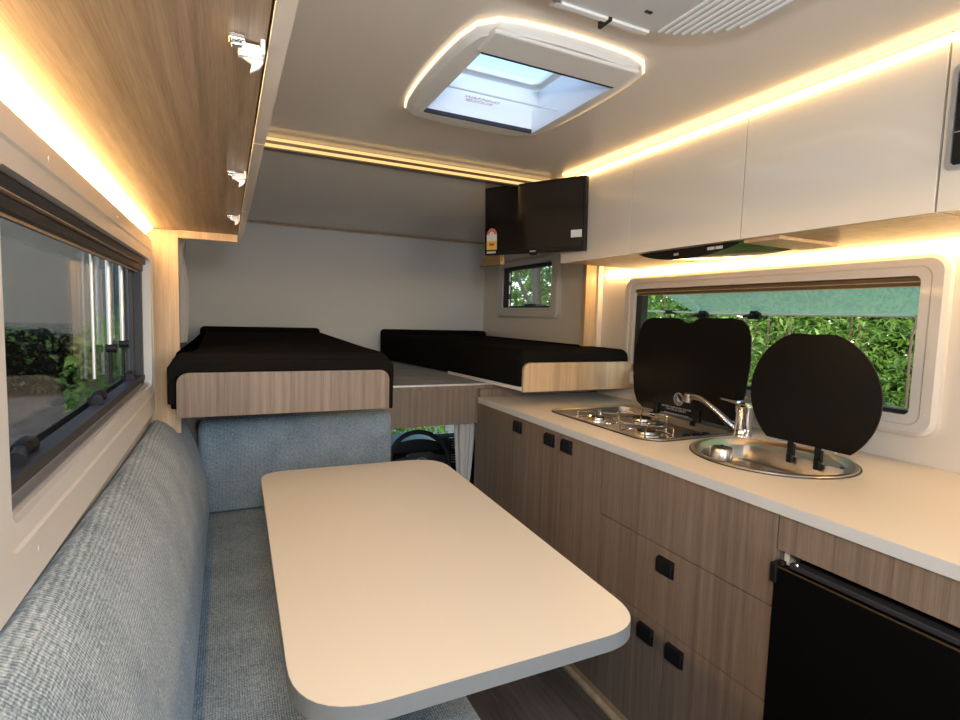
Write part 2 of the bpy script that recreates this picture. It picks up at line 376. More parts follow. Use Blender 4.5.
# opened flap, hinged along its top edge
hx, hz, ex, ez = 1.90, .175, 2.26, .048
def fl(y, s_, off=0): return (hx+(ex-hx)*s_+off*.33, y, hz+(ez-hz)*s_+off*.94)
def slab(mb, y0, y1, s0, s1, o0, o1, mi=0):
    mb.add([fl(y, s_, o) for y in (y0, y1) for s_ in (s0, s1) for o in (o0, o1)], [(0, 1, 3, 2), (4, 6, 7, 5), (0, 4, 5, 1), (2, 3, 7, 6), (0, 2, 6, 4), (1, 5, 7, 3)], mi)
mb = MB(); slab(mb, .85, 2.06, 0, 1, 0, .004); fp = mb.build('flap_pane', 'tintg', t)
mb = MB(); slab(mb, .85, 2.06, .965, 1.01, -.004, .006); mb.build('flap_edge', 'whitepl', fp)
for y in (.99, 1.70, 1.44, 2.0):
    if y == 1.44: continue
    mb = MB(); slab(mb, y-.018, y+.018, .88, .97, -.018, .0); mb.lathe([(0, -.03), (.012, -.03), (.012, .03), (0, .03)], fl(y, .93, -.022), 'y', 14)
    a = fl(y, .9, -.015); mb.tube([a, (a[0]-.03, y+.035, a[2]-.01)], [.008, .005]); mb.build('latch', 'black', fp)
mb = MB(); slab(mb, .87, .90, .90, .96, -.016, 0); mb.build('latch', 'black', fp)
for y0 in (2.08, .86):
    s_ = MB().tube([(1.90, y0, .052), fl(y0-.06 if y0 > 1 else y0+.03, .9, -.008)], .0055).build('stay_arm', 'alu', t)
    mb = MB(); mb.tube([(2.02, y0-(.02 if y0 > 1 else -.01), .0515), (2.09, y0-(.03 if y0 > 1 else -.015), .0513)], .010); mb.build('stay_knob', 'black', s_)
mb = MB(); caps(mb, -1, 1.84, [(1.0, .195), (1.4, .195), (1.9, .195), (.83, .12), (.83, -.07), (.83, -.25), (.93, -.29), (1.5, -.29), (2.13, 0)]); mb.build('screw_cap', 'trim', t)
# --- small window over the bed
t = window('window_3', 1, XR, 1.845, (2.78, 3.60, 0, .41), (2.862, 3.52, .07, .36), .05, 'small window above the right bunk, behind the television')
I = (2.862, 3.52, .07, .36)
seal(t, 1.87, 1.89, I, .012)
mb = MB(); mb.box(1.858, 1.885, I[0], I[1], .335, .358); mb.build('blind_cassette', 'dark', t, bevel=.003)
mb = MB(); mb.box(1.86, 1.885, 3.44, 3.52, I[2], .335); mb.box(1.86, 1.885, I[0], I[1], I[2], I[2]+.012); mb.build('side_channel', 'gasket', t, bevel=.002)
MB().box(1.895, 1.899, 2.83, 3.55, .04, .39).build('pane', 'glass', t)
for z in (.10, .2, .29): MB().tube([(1.862, 3.43, z-.03), (1.862, 3.43, z+.03)], .006).build('stay_arm', 'alu', t)
MB().box(1.868, 1.89, 3.1, 3.22, .078, .096).build('latch', 'black', t, bevel=.004)
# ================================================================= ROOF HATCH
t = thing('roof_hatch', (.71, 1.3, ZC), 'square white roof hatch with open skylight and warm glowing edge in the ceiling', 'skylight')
def bow(x0, x1, y0, y1, b, n=9, rc=.035):
    P = []; cs = [(x1, y1), (x0, y1), (x0, y0), (x1, y0)]
    nr = [(0, 1), (-1, 0), (0, -1), (1, 0)]
    for k in range(4):
        a, e = Vector(cs[k]), Vector(cs[(k+1) % 4]); d = (e-a); Ln = d.length; d.normalize()
        for i in range(n):
            tt = rc/Ln+(1-2*rc/Ln)*i/(n-1); p = a+(e-a)*tt+Vector(nr[k])*b*(1-(2*tt-1)**2)
            if i in (0, n-1): p += -Vector(nr[k])*.006
            P.append(tuple(p))
    return P
n = 9
O = bow(.472, .912, 1.01, 1.57, .02); O2 = bow(.478, .880, 1.012, 1.535, .016)
def rect_loop(x0, x1, y0, y1, n=9):
    P = []; cs = [(x1, y1), (x0, y1), (x0, y0), (x1, y0)]
    for k in range(4):
        a, e = Vector(cs[k]), Vector(cs[(k+1) % 4])
        for i in range(n): P.append(tuple(a+(e-a)*(i/(n))))
    return P
Iq = rect_loop(.510, .868, 1.105, 1.492)
Z = lambda P, z: [(p[0], p[1], z) for p in P]
MB().loft([Z(O, ZC-.004), Z(O, ZC-.014), Z(O2, ZC-.029), Z(Iq, ZC-.029), Z(Iq, ZC+.04)], cap=False).build('inner_frame', 'whitepl', t, ang=30)
MB().box(.492, .868, 1.004, 1.098, ZC-.034, ZC-.02).build('blind_cassette', 'whitepl', t, bevel=.008, seg=3)
mb = MB(); mb.box(.508, .870, 1.098, 1.106, ZC-.032, ZC-.01); mb.build('blind_handle', 'dark', t, bevel=.002); MB().box(.512, .866, 1.486, 1.492, ZC-.030, ZC-.018).build('blind_handle', 'dark', t, bevel=.001)
# glowing gap round the frame
mb = MB(); Oi = bow(.476, .908, 1.014, 1.566, .02); Oo = bow(.468, .916, 1.006, 1.574, .021)
mb.ring(Oo, Oi, 'z', ZC-.0085, ZC-.0015); mb.build('led_edge', 'led_hatch', t)
mb = MB()
for (a, b, c0, d) in ((.50, .52, 1.10, 1.53), (.90, .92, 1.10, 1.53), (.52, .90, 1.10, 1.12), (.52, .90, 1.51, 1.53)): mb.box(a, b, c0, d, ZC+.04, ZC+.11)
mb.build('shaft', 'whitepl', t)
hz0 = ZC+.12
mb = MB(); mb.ring(rr(.49, .93, 1.08, 1.55, .03), rr(.535, .885, 1.13, 1.50, .03), 'z', hz0, hz0+.018); mb.build('lid_frame', 'whitepl', t, bevel=.004)
mb = MB(); mb.box(.56, .88, 1.33, 1.342, hz0+.0, hz0+.014); mb.tube([(.70, 1.336, hz0+.005), (.845, 1.20, hz0+.01)], .006); mb.tube([(.74, 1.336, hz0+.005), (.75, 1.18, hz0+.01)], .005)
mb.box(.78, .86, 1.325, 1.345, hz0-.012, hz0+.01); mb.build('lid_stay', 'whitepl', t, bevel=.002)
MB().box(.49, .93, 1.08, 1.55, hz0+.018, hz0+.023).build('lid_pane', 'hglass', t)
mb = MB(); mb.box(.512, .866, 1.340, 1.342, ZC-.012, ZC-.008); mb.build('screen_edge', 'greypl', t)
text('warning_text', 'WARNING', .022, frame_m((.640, 1.372, ZC-.012), (1, .0, 0), (0, -1, 0)), 'pink', t)
text('warning_text', 'KEEP CLOSED WHEN\nVEHICLE IS MOVING', .009, frame_m((.640, 1.392, ZC-.012), (1, .0, 0), (0, -1, 0)), 'pink', t)
# ================================================================= ROOF AIR UNIT
t = thing('air_conditioner', (.72, .65, ZC), 'pale grey rounded ceiling air conditioner with louvred outlet at top edge', 'air conditioner')
B = rr(.40, .925, .38, .862, [.17, .05, .05, .17], 8); B2 = rr(.41, .915, .39, .852, [.165, .04, .04, .165], 8)
MB().loft([Z(B, ZC), Z(B, ZC-.022), Z(B2, ZC-.036)]).build('housing', 'greypl', t, ang=30)
for i in range(9):
    x = .77+i*.0155; y1 = .845-(max(0, x-.76)/.155)**2*.115
    MB().box(x, x+.006, .50, y1, ZC-.0395, ZC-.035).build('grille_slat', 'whitepl', t, bevel=.001)
MB().ring(B, rr(.404, .921, .384, .858, [.168, .05, .05, .168], 8), 'z', ZC-.028, ZC-.020).build('edge_strip', 'alu', t)
for i in range(3):
    for x0, x1 in ((.55, .655), (.662, .755)):
        MB().box(x0, x1, .852+i*.016, .864+i*.016, ZC-.041+i*.009, ZC-.034+i*.009).build('louvre', 'whitepl', t, bevel=.0015)
MB().box(.545, .76, .84, .892, ZC-.012, ZC).build('outlet', 'greypl', t, bevel=.003)
MB().box(.655, .662, .85, .885, ZC-.042, ZC-.004).build('louvre_pivot', 'dark', t)
MB().box(.70, .715, .80, .806, ZC-.038, ZC-.035).build('indicator', 'dark', t)
# ================================================================= LEFT OVERHEAD LOCKER
ZK = .25
t = thing('overhead_locker', (-.09, 1.0, ZK), 'long overhead locker above the sofa window, oak underside and grey-edged doors', 'cupboard')
MB().box(XL, .036, -.5, 2.015, ZK, ZK+.016).build('bottom_panel', 'wood_y', t)
MB().box(-.139, .036, 2.0, 2.018, ZK-.024, ZK+.34).build('end_panel', 'oak', t)
MB().box(XL, -.145, 2.0, 2.015, ZK+.016, ZC).build('end_panel', 'oak', t)
MB().box(XL, .036, -.5, 2.0, ZC-.02, ZC-.002).build('top_panel', 'wood_y', t)
for a, b in ((-.5, .30), (.303, .887), (.890, 1.50), (1.503, 2.02)):
    MB().box(.038, .055, a, b, ZK-.002, ZC-.004, fm={1: 0}).build('door', 'laminate', t, bevel=.001, label='locker door seen from below along its grey lower edge')
for y in (.565, 1.09, 1.585):
    ct = MB(); ct.box(.004, .018, y-.014, y-.002, ZK-.007, ZK-.0005); ct.box(.006, .016, y-.012, y-.004, ZK-.011, ZK-.007)
    ct = ct.build('catch', 'chrome', t, bevel=.0015)
    mb = MB(); mb.box(.012, .034, y-.001, y+.007, ZK-.014, ZK-.002); mb.box(.031, .035, y-.010, y+.014, ZK-.013, ZK+.002)
    mb.prism([(.014, ZK-.013), (.032, ZK-.008), (.034, ZK-.016), (.030, ZK-.022), (.022, ZK-.027), (.024, ZK-.018)], 'y', y+.003, y+.008)
    mb.build('catch_hook', 'whitepl', ct, bevel=.001)
t = thing('led_strip_light', (-.215, 1.0, ZK-.02), 'warm glowing strip light under the oak locker along the left wall', 'strip light')
MB().prism([(XL+.0005, ZK-.0205), (XL+.018, ZK-.002), (XL+.0005, ZK-.002)], 'y', -.4, 1.985).build('diffuser', 'led', t)
# left end post
o = MB().box(XL, -.14, 2.02, 2.05, -.42, ZC-.001).build('end_post', 'oak', loc=(-.18, 2.03, -.42), bevel=.001)
meta(o, 'narrow oak upright post between the left window and left bunk', 'post')
# ================================================================= RIGHT OVERHEAD CUPBOARDS
ZU = .243
t = thing('overhead_cupboard', (1.6, 1.3, ZU), 'run of glossy cream overhead cupboards above the kitchen window', 'cupboard')
mb = MB(); mb.box(1.348, XR, .616, 1.99, ZU+.003, ZU+.02); mb.box(1.348, XR, 1.975, 1.992, ZU+.02, ZC); mb.box(1.348, XR, .616, 1.975, ZC-.016, ZC-.001)
mb.build('carcass', 'oak', t)
MB().box(1.332, 1.347, .616, 1.992, ZC-.024, ZC-.001).build('top_filler', 'lining', t)
for a, b in ((.6165, 1.079), (1.082, 1.545), (1.548, 1.992)):
    MB().box(1.33, 1.347, a, b, ZU, ZC-.024).build('door', 'laminate', t, bevel=.0015)
t = thing('overhead_cupboard', (1.6, 0, ZU), 'glossy cream overhead unit with black control panel at the right edge', 'cupboard')
mb = MB(); mb.box(1.348, XR, -.7, .612, ZU+.003, ZU+.02); mb.box(1.348, XR, .596, .612, ZU+.02, ZC); mb.box(1.348, XR, -.7, .596, ZC-.016, ZC-.001)
mb.build('carcass', 'oak', t)
MB().box(1.332, 1.347, -.7, .6125, ZC-.024, ZC-.001).build('top_filler', 'lining', t)
MB().box(1.33, 1.347, -.7, .6125, ZU, ZC-.024).build('front_panel', 'laminate', t, bevel=.0015)
cp = MB().ring(rr(.26, .600, .322, .528, .012), rr(.268, .592, .330, .520, .010), 'x', 1.318, 1.33).build('control_panel', 'alu', t)
MB().box(1.322, 1.3295, .268, .592, .330, .520).build('panel_face', 'blackgl', cp)
MB().box(1.3205, 1.322, .27, .59, .395, .3965).build('panel_line', 'grey_print', cp)
t = thing('led_strip_light', (1.32, .6, ZC), 'bright warm strip light where ceiling meets the cream cupboards', 'strip light')
MB().box(1.316, 1.330, -.7, 1.985, ZC-.0230, ZC-.013).build('diffuser', 'led_cab', t)
t = thing('led_strip_light', (1.85, 1.3, ZU), 'warm strip light under the cream cupboards washing the kitchen wall', 'strip light')
MB().prism([(XR-.0005, ZU-.018), (XR-.018, ZU+.002), (XR-.0005, ZU+.002)], 'y', -.5, 2.34).build('diffuser', 'led', t)
# range hood
t = thing('range_hood', (1.5, 1.3, ZU-.03), 'slim black curved range hood under the cream cupboards above the hob', 'range hood')
P = []
for i in range(17):
    y = 1.09+.43*i/16; P.append((y, ZU-.002-.034*(1-((y-1.305)/.215)**2)**.8 if 0 < i < 16 else ZU-.002))
mb = MB(); L0 = [(1.352, y, z) for y, z in P]; L1 = [(1.60, y, z*.35+(ZU-.002)*.65) for y, z in P]
mb.loft([L0, L1], cap=True); mb.build('hood_body', 'blackgl', t, ang=50)
MB().box(1.36, 1.62, .98, 1.09, ZU-.008, ZU+.002).build('side_plate', 'oak', t)
for y in (1.17, 1.20): MB().box(1.3505, 1.352, y-.014, y+.012, ZU-.017, ZU-.008).build('label_plate', 'grey_print', t)
MB().box(1.3505, 1.352, 1.33, 1.35, ZU-.022, ZU-.014).build('button', 'alu', t)
# alcove end post
t = thing('alcove_post', (1.8, 2.4, -.33), 'slender oak post at the far end of the kitchen wall', 'post')
MB().box(1.765, 1.838, 2.385, 2.42, -.335, ZC-.03).build('post', 'oak', t, bevel=.001)
MB().box(1.838, XR, 2.37, 2.405, -.335, ZC-.03).build('edging', 'lining', t)
# ================================================================= BASE CABINETS
XC = 1.148
def handle(par, y, z):
    hd = MB(); hd.box(XC-.004, XC, y-.031, y+.031, z-.026, z+.026)
    hd = hd.build('handle', 'black', par, bevel=.003)
    mb = MB(); mb.prism([(XC-.004, z+.025), (XC-.012, z+.023), (XC-.015, z+.012), (XC-.014, z-.020), (XC-.010, z-.022), (XC-.010, z+.002), (XC-.004, z+.008)], 'y', y-.030, y+.030)
    mb.build('grip', 'black', hd, bevel=.002)
t = thing('base_cabinet', (1.5, 1.9, ZF), 'taupe woodgrain base cabinet with three narrow doors below the hob', 'cabinet')
MB().box(1.166, XR-.005, 1.418, 2.38, ZF+.001, -.56).build('carcass', 'wood', t)
MB().box(1.166, 1.185, 1.418, 2.38, -.56, -.4305).build('top_rail', 'wood', t)
for a, b, hy in ((1.921, 2.382, 1.99), (1.667, 1.918, 1.736), (1.4165, 1.664, 1.62)):
    d = MB().box(XC, XC+.017, a, b, ZF+.03, -.432).build('door', 'wood', t, bevel=.001); handle(d, hy, -.476)
MB().box(1.152, 1.165, 1.418, 2.38, ZF+.001, ZF+.03).build('plinth', 'oak', t)
t = thing('base_cabinet', (1.5, 1.1, ZF), 'taupe woodgrain drawer cabinet with two low doors below the sink', 'cabinet')
MB().box(1.166, XR-.005, .778, 1.4135, ZF+.001, -.62).build('carcass', 'wood', t)
MB().box(1.166, 1.18, .778, 1.4135, -.62, -.4305).build('top_rail', 'wood', t)
MB().box(XC, XC+.017, .778, 1.4125, -.6555, -.432).build('front_panel', 'wood', t, bevel=.001)
d = MB().box(XC, XC+.017, .778, 1.4125, -.8925, -.6585).build('drawer', 'wood', t, bevel=.001); handle(d, 1.105, -.709)
for a, b, hy in ((1.1005, 1.4125, 1.168), (.778, 1.0975, 1.052)):
    d = MB().box(XC, XC+.017, a, b, ZF+.03, -.8955).build('door', 'wood', t, bevel=.001); handle(d, hy, -.947)
MB().box(1.152, 1.165, .778, 1.4135, ZF+.001, ZF+.03).build('plinth', 'oak', t)
t = thing('fridge_housing', (1.5, .1, ZF), 'taupe woodgrain panel and side of the fridge recess under the worktop', 'cabinet')
MB().box(XC, XC+.017, -.38, .7745, -.516, -.432).build('front_panel', 'wood', t, bevel=.001)
MB().box(1.175, XR-.01, .762, .774, ZF+.001, -.4305).build('side_panel', 'whitepl', t)
MB().box(1.16, XR-.01, -.38, -.36, ZF+.001, -.4305).build('side_panel', 'wood', t)
t = thing('refrigerator', (1.45, .45, ZF), 'black compact fridge built in under the right of the worktop', 'fridge')
MB().box(1.165, 1.75, .17, .735, ZF+.001, -.53).build('body', 'fridge', t, bevel=.004)
dr = MB().box(1.128, 1.162, .155, .765, ZF+.03, -.548).build('door', 'fridge', t, bevel=.003)
MB().box(1.128, 1.133, .155, .765, -.548, -.5465).build('rim_highlight', 'rail', dr)  # thin bronze strip painted in as the highlight on the door's top rim
mb = MB(); mb.box(1.14, 1.17, .15, .74, -.5455, -.533); mb.build('top_trim', 'dark', t, bevel=.003)
mb = MB(); mb.box(1.122, 1.16, .757, .773, -.585, -.540); mb.lathe([(0, -.0), (.006, 0), (.006, .012), (0, .012)], (1.14, .755, -.5455), 'z', 12); mb.build('hinge', 'black', t, bevel=.003)
MB().lathe([(0, 0), (.005, 0), (.004, .004), (0, .005)], (1.145, .725, -.533), 'z', 12).build('screw', 'chrome', t)
# ---------------- worktop with openings
ZT, ZB = -.4025, -.4295
t = MB()
x0, x1 = 1.136, XR-.001
SC = (1.505, 1.062); SR = .214
hob = rr(1.285, 1.762, 1.335, 1.955, .06, 8)
sink = [(SC[0]+SR*math.cos(2*math.pi*i/48), SC[1]+SR*math.sin(2*math.pi*i/48)) for i in range(48)]
def holed(mb, X0, X1, Y0, Y1, loop):
    cx = sum(p[0] for p in loop)/len(loop); cy_ = sum(p[1] for p in loop)/len(loop); out = []
    for p in loop:
        dx, dy = p[0]-cx, p[1]-cy_
        k = min(((X1-cx)/dx if dx > 0 else (X0-cx)/dx) if abs(dx) > 1e-9 else 9e9, ((Y1-cy_)/dy if dy > 0 else (Y0-cy_)/dy) if abs(dy) > 1e-9 else 9e9)
        out.append([cx+dx*k, cy_+dy*k])
    for c_ in ((X0, Y0), (X1, Y0), (X1, Y1), (X0, Y1)):
        i = min(range(len(out)), key=lambda j: (out[j][0]-c_[0])**2+(out[j][1]-c_[1])**2); out[i] = list(c_)
    mb.ring(out, loop, 'z', ZB, ZT)
t.box(x0, x1, -.38, .82, ZB, ZT); holed(t, x0, x1, .82, 1.31, sink); holed(t, x0, x1, 1.31, 1.975, hob); t.box(x0, x1, 1.975, 2.384, ZB, ZT)
wt = t.build('worktop', ['worktop', 'edge'], loc=(1.5, 1.0, ZT))
meta(wt, 'long cream speckled worktop with pale grey front edge over the base cabinets', 'worktop')
meta(MB().box(1.1345, 1.136, -.38, 2.384, ZB, ZT-.0005).build('front_edge', 'edge', wt), 'pale grey front edge')
# ---------------- hob
t = thing('gas_hob', (1.52, 1.64, ZT), 'stainless steel gas hob with raised black glass lid set in the worktop', 'hob')
def rrx(d, rad): return rr(1.265+d, 1.782-d, 1.318+d, 1.975-d, [rad, rad, rad, rad*.55], 8)
MB().loft([Z(rrx(0, .085), ZT+.0005), Z(rrx(.002, .085), ZT+.003), Z(rrx(.008, .08), ZT+.003)], cap=False).build('rim_seal', 'gasket', t)
a0 = rrx(.006, .08); a1 = rrx(.02, .07)
b1 = rr(1.292, 1.70, 1.340, 1.945, .06, 8); b2 = rr(1.302, 1.69, 1.350, 1.935, .05, 8)
MB().loft([Z(a0, ZT+.003), Z(a0, ZT+.006), Z(a1, ZT+.006), Z(b1, ZT+.002), Z(b2, ZT-.026)], cap=False).add(Z(b2, ZT-.026), [list(range(len(b2)))]).build('tray', 'steel', t, ang=25)
for bx, by, br in ((1.41, 1.78, .032), (1.415, 1.50, .042), (1.585, 1.71, .048)):
    c_ = (bx, by, ZT-.021)
    bn = MB().lathe([(0, 0), (br*1.25, 0), (br*1.2, .006), (br*.9, .008), (br*.85, .016), (0, .016)], c_, 'z', 28).build('burner', 'steel', t)
    MB().lathe([(0, .016), (br*.8, .016), (br*.82, .021), (br*.3, .024), (0, .024)], c_, 'z', 28).build('burner_cap', 'black', bn)
def grate(cx, cy_, R_):
    mb = MB()
    for k in range(4):
        a = math.pi/4+k*math.pi/2; dx, dy = math.cos(a), math.sin(a)
        mb.tube([(cx+dx*R_, cy_+dy*R_, ZT-.021), (cx+dx*R_, cy_+dy*R_, ZT+.010), (cx+dx*(R_-.008), cy_+dy*(R_-.008), ZT+.016), (cx+dx*.022, cy_+dy*.022, ZT+.016)], .0028, 8)
    q = [(cx+math.cos(i*math.pi/12)*R_, cy_+math.sin(i*math.pi/12)*R_, ZT-.017) for i in range(25)]
    mb.tube(q, .0028, 8); mb.build('pan_support', 'chrome', t)
grate(1.41, 1.78, .085); grate(1.415, 1.50, .095); grate(1.585, 1.71, .10)
for kx in (1.52, 1.57, 1.62):
    MB().lathe([(0, 0), (.016, 0), (.014, .014), (0, .015)], (kx, 1.405, ZT-.021), 'z', 20).build('knob', 'black', t)
MB().prism(rr(1.33, 1.66, 1.352, 1.376, .01), 'z', ZT-.02, ZT-.012).build('control_ledge', 'chrome', t)
LP = [(1.855, -.390), (1.892, -.368), (1.915, -.325), (1.925, -.26), (1.918, -.12), (1.902, -.05), (1.882, -.012), (1.855, .010), (1.82, .018), (1.668, .018), (1.65, .012), (1.634, .002), (1.610, -.001), (1.586, .003), (1.572, .014), (1.555, .020), (1.40, .022), (1.36, .014), (1.335, -.008), (1.320, -.05), (1.315, -.12), (1.328, -.25), (1.350, -.335), (1.385, -.390)]
LP = roundpoly(LP, [.010]*len(LP), 3)
ld = MB().prism(LP, 'x', 1.718, 1.723).build('lid', 'lid', t, label='raised black glass lid with notched top')
for hy in (1.765, 1.54):
    mb = MB(); mb.box(1.708, 1.729, hy-.014, hy+.014, -.400, -.352); mb.box(1.692, 1.712, hy-.014, hy+.014, ZT-.012, ZT+.004); mb.build('hinge', 'black', ld, bevel=.003)
MB().box(1.716, 1.726, 1.585, 1.72, -.3905, -.3865).build('lid_edge', 'alu', ld)
mb = MB()
for R0, R1 in ((.027, .024), (.020, .0185)):
    cc = lambda R: [(1.642+R*math.cos(i*math.pi/16), -.322+R*math.sin(i*math.pi/16)) for i in range(32)]
    mb.ring(cc(R0), cc(R1), 'x', 1.7172, 1.718)
mb.prism([(1.650, -.312), (1.654, -.326), (1.648, -.336), (1.637, -.336), (1.632, -.325), (1.640, -.328), (1.641, -.318)], 'x', 1.7172, 1.718)
mb.prism([(1.657, -.306), (1.659, -.309), (1.627, -.338), (1.625, -.335)], 'x', 1.7170, 1.7178)
mb.build('warning_mark', 'grey_print', ld)
text('caution_text', 'CAUTION: GLASS LID MAY SHATTER\nTURN OFF ALL BURNERS', .010, frame_m((1.7175, 1.655, -.366), (0, -1, 0), (0, 0, 1)), 'grey_print', ld)
# ---------------- sink
t = thing('round_sink', (SC[0], SC[1], ZT), 'round stainless steel sink with upright black glass lid in the worktop', 'sink')
def circ(R, n=48, cut=None):
    P = []
    for i in range(n):
        x = SC[0]+R*math.cos(2*math.pi*i/n); y = SC[1]+R*math.sin(2*math.pi*i/n)
        if cut and x > cut: x = cut
        P.append((x, y))
    return P
MB().loft([Z(circ(.232), ZT+.0004), Z(circ(.231), ZT+.003), Z(circ(.225), ZT+.003)], cap=False).build('rim_seal', 'gasket', t)
mb = MB(); mb.loft([Z(circ(.228), ZT+.002), Z(circ(.226), ZT+.006), Z(circ(.215), ZT+.007), Z(circ(.208), ZT+.003), Z(circ(.200), ZT-.006), Z(circ(.194, cut=1.615), ZT-.010),
    Z(circ(.192, cut=1.607), ZT-.05), Z(circ(.190, cut=1.604), ZT-.056), Z(circ(.170, cut=1.596), ZT-.060), Z(circ(.160, cut=1.59), ZT-.13), Z(circ(.145, cut=1.58), ZT-.14)], cap=False)
mb.add(Z(circ(.145, cut=1.58), ZT-.14), [list(range(48))]); mb.build('bowl', 'steel', t, ang=22)
MB().lathe([(0, .001), (.03, .001), (.028, .004), (0, .003)], (1.49, 1.05, ZT-.14), 'z', 24).build('drain', 'chrome', t)
MB().lathe([(0, -.05), (.034, -.05), (.034, -.004), (.031, 0), (0, 0)], (1.475, 1.212, ZT-.003), 'z', 28).build('bowl_ledge', 'steel', t)
MB().lathe([(0, -.002), (.006, -.002), (.005, .003), (0, .004)], (1.478, 1.214, ZT), 'z', 12).build('lug', 'black', t)
MB().lathe([(0, -.004), (.006, -.004), (.005, .001), (0, .002)], (1.60, .905, ZT), 'z', 12).build('lug', 'black', t)
CY, CZ, LR = 1.018, -.212, .2
LP = []
a_s = math.asin(-.152/LR)
ths = [a_s+(math.pi-2*a_s)*i/60 for i in range(61)]
for a in ths:
    y, z = CY+LR*math.cos(a), CZ+LR*math.sin(a)
    k = abs(y-1.023)
    if z > CZ and k < .062: z = min(z, CZ+LR-.010-.0025*(1+math.cos(k/.062*math.pi))/2)
    LP.append((y, z))
ld = MB().prism(LP, 'x', 1.602, 1.607).build('lid', 'lid', t, label='upright round black glass lid')
for hy in (1.063, .977):
    mb = MB(); mb.box(1.599, 1.611, hy-.012, hy+.012, -.408, -.360); mb.box(1.593, 1.603, hy-.009, hy+.009, -.430, -.400)
    mb.build('hinge', 'black', ld, bevel=.004)
MB().box(1.600, 1.609, .93, 1.11, -.368, -.3635).build('lid_edge', 'alu', ld)
# ---------------- tap
t = thing('mixer_tap', (1.675, 1.306, ZT), 'chrome mixer tap between hob and sink', 'tap')
TC = (1.682, 1.300, ZT)
MB().lathe([(0, .0005), (.033, .0005), (.033, .004), (.030, .008), (.0285, .03), (.0275, .080), (.030, .09), (.031, .108), (.024, .118), (.012, .122), (0, .122)], TC, 'z', 32).build('body', 'chrome', t)
sp = MB().tube([(1.678, 1.312, -.386), (1.672, 1.345, -.366), (1.664, 1.40, -.328), (1.658, 1.445, -.302), (1.655, 1.47, -.292), (1.652, 1.495, -.288), (1.650, 1.52, -.290)], [.017, .0155, .0135, .0125, .012, .012, .012], 16).build('spout', 'chrome', t)
MB().tube([(1.649, 1.525, -.279), (1.648, 1.529, -.314)], [.0165, .0165], 18).build('aerator', 'steel', sp, bevel=.002)
MB().loft([[(TC[0]+dx, 1.318, -.284+dz) for dx, dz in ((-.018, -.006), (.018, -.006), (.015, .007), (-.015, .007))], [(TC[0]+dx-.003, 1.36, -.281+dz) for dx, dz in ((-.011, -.004), (.011, -.004), (.010, .004), (-.010, .004))], [(TC[0]-.006+dx, 1.395, -.279+dz) for dx, dz in ((-.008, -.003), (.008, -.003), (.007, .003), (-.007, .003))]]).build('lever', 'chrome', t, bevel=.001)
# ================================================================= TABLE
t = thing('dining_table', (.40, 1.3, ZF), 'white speckled rounded table in front of the blue-grey sofa', 'table')
P = roundpoly([(.078, .70), (.693, .70), (.740, 1.895), (.100, 1.915)], [.13, .10, .13, .09], 10)
tp = MB().prism(P, 'z', -.580, -.551); tp = tp.build('table_top', 'table', t)
Po = [((p[0]-.41)*1.0024+.41, (p[1]-1.3)*1.0014+1.3) for p in P]
MB().ring(Po, P, 'z', -.5805, -.5512).build('edge_band', 'table_edge', tp)
MB().lathe([(0, 0), (.045, 0), (.045, .01), (.03, .02), (.03, .70), (.09, .706), (.09, .7195), (0, .7195)], (.60, 1.62, ZF), 'z', 28).build('leg', 'alu', t)
MB().lathe([(0, .0), (.13, 0), (.12, .012), (.0, .014)], (.60, 1.62, ZF), 'z', 28).build('foot_plate', 'alu', t)
# ================================================================= SOFA
t = thing('bench_base', (.1, 1.0, ZF), 'taupe woodgrain plinth box under the sofa seat cushion', 'bench')
MB().box(XL+.002, .44, -.6, 2.40, ZF+.001, -.961).build('front_panel', 'wood', t)
mb = MB()
prof = [(-.21, -.96), (.46, -.96), (.477, -.95), (.482, -.93), (.482, -.86), (.472, -.838), (.45, -.826), (.40, -.82), (-.21, -.82)]
mb.loft([[(x, y, z if k else z) for x, z in prof] for k, y in enumerate((-.6, .4, 1.4, 2.405))]); o = mb.build('seat_cushion', 'sofa_h', loc=(.1, 1.0, -.96), bevel=.012, seg=3, ang=50)
meta(o, 'long blue-grey woven seat cushion of the sofa under the table', 'cushion')
prof = [(-.215, -.818), (-.068, -.818), (-.064, -.76), (-.070, -.68), (-.088, -.58), (-.108, -.51), (-.135, -.445), (-.16, -.405), (-.185, -.382), (-.207, -.372), (-.219, -.375), (-.222, -.40)]
pr = []
for i in range(len(prof)):   # refine
    a, b = Vector(prof[i]), Vector(prof[(i+1) % len(prof)]); pr += [tuple(a), tuple((a+b)/2)]
loops = []
cx, cz = -.15, -.6
for y, k in ((-.6, 1), (-.2, 1), (.3, 1), (.8, 1), (1.3, 1), (1.8, 1), (2.2, 1), (2.265, .99), (2.29, .965), (2.303, .92)):
    loops.append([(-.22+(x+.22)*k, y, cz+(z-cz)*(1-(1-k)*.5)+(.03*max(0, 1.6-y)*max(0, (z+.6)/.2) if z > -.6 else 0)) for x, z in pr])
o = MB().loft(loops).build('back_cushion', 'sofa_v', loc=(-.15, 1.0, -.82), ang=60)
meta(o, 'long blue-grey woven backrest cushion along the left window wall', 'cushion')
mb = MB(); P = rr(-.105, .675, -.818, -.440, .03, 5)
mb.loft([[(x, 2.405, z) for x, z in P], [(x, 2.335, z) for x, z in P], [((x-.285)*.985+.285, 2.318, (z+.63)*.97-.63) for x, z in P], [((x-.285)*.95+.285, 2.308, (z+.63)*.93-.63) for x, z in P]])
o = mb.build('end_cushion', 'sofa_f', loc=(.3, 2.36, -.82), ang=60); meta(o, 'square blue-grey backrest cushion under the left bunk', 'cushion')
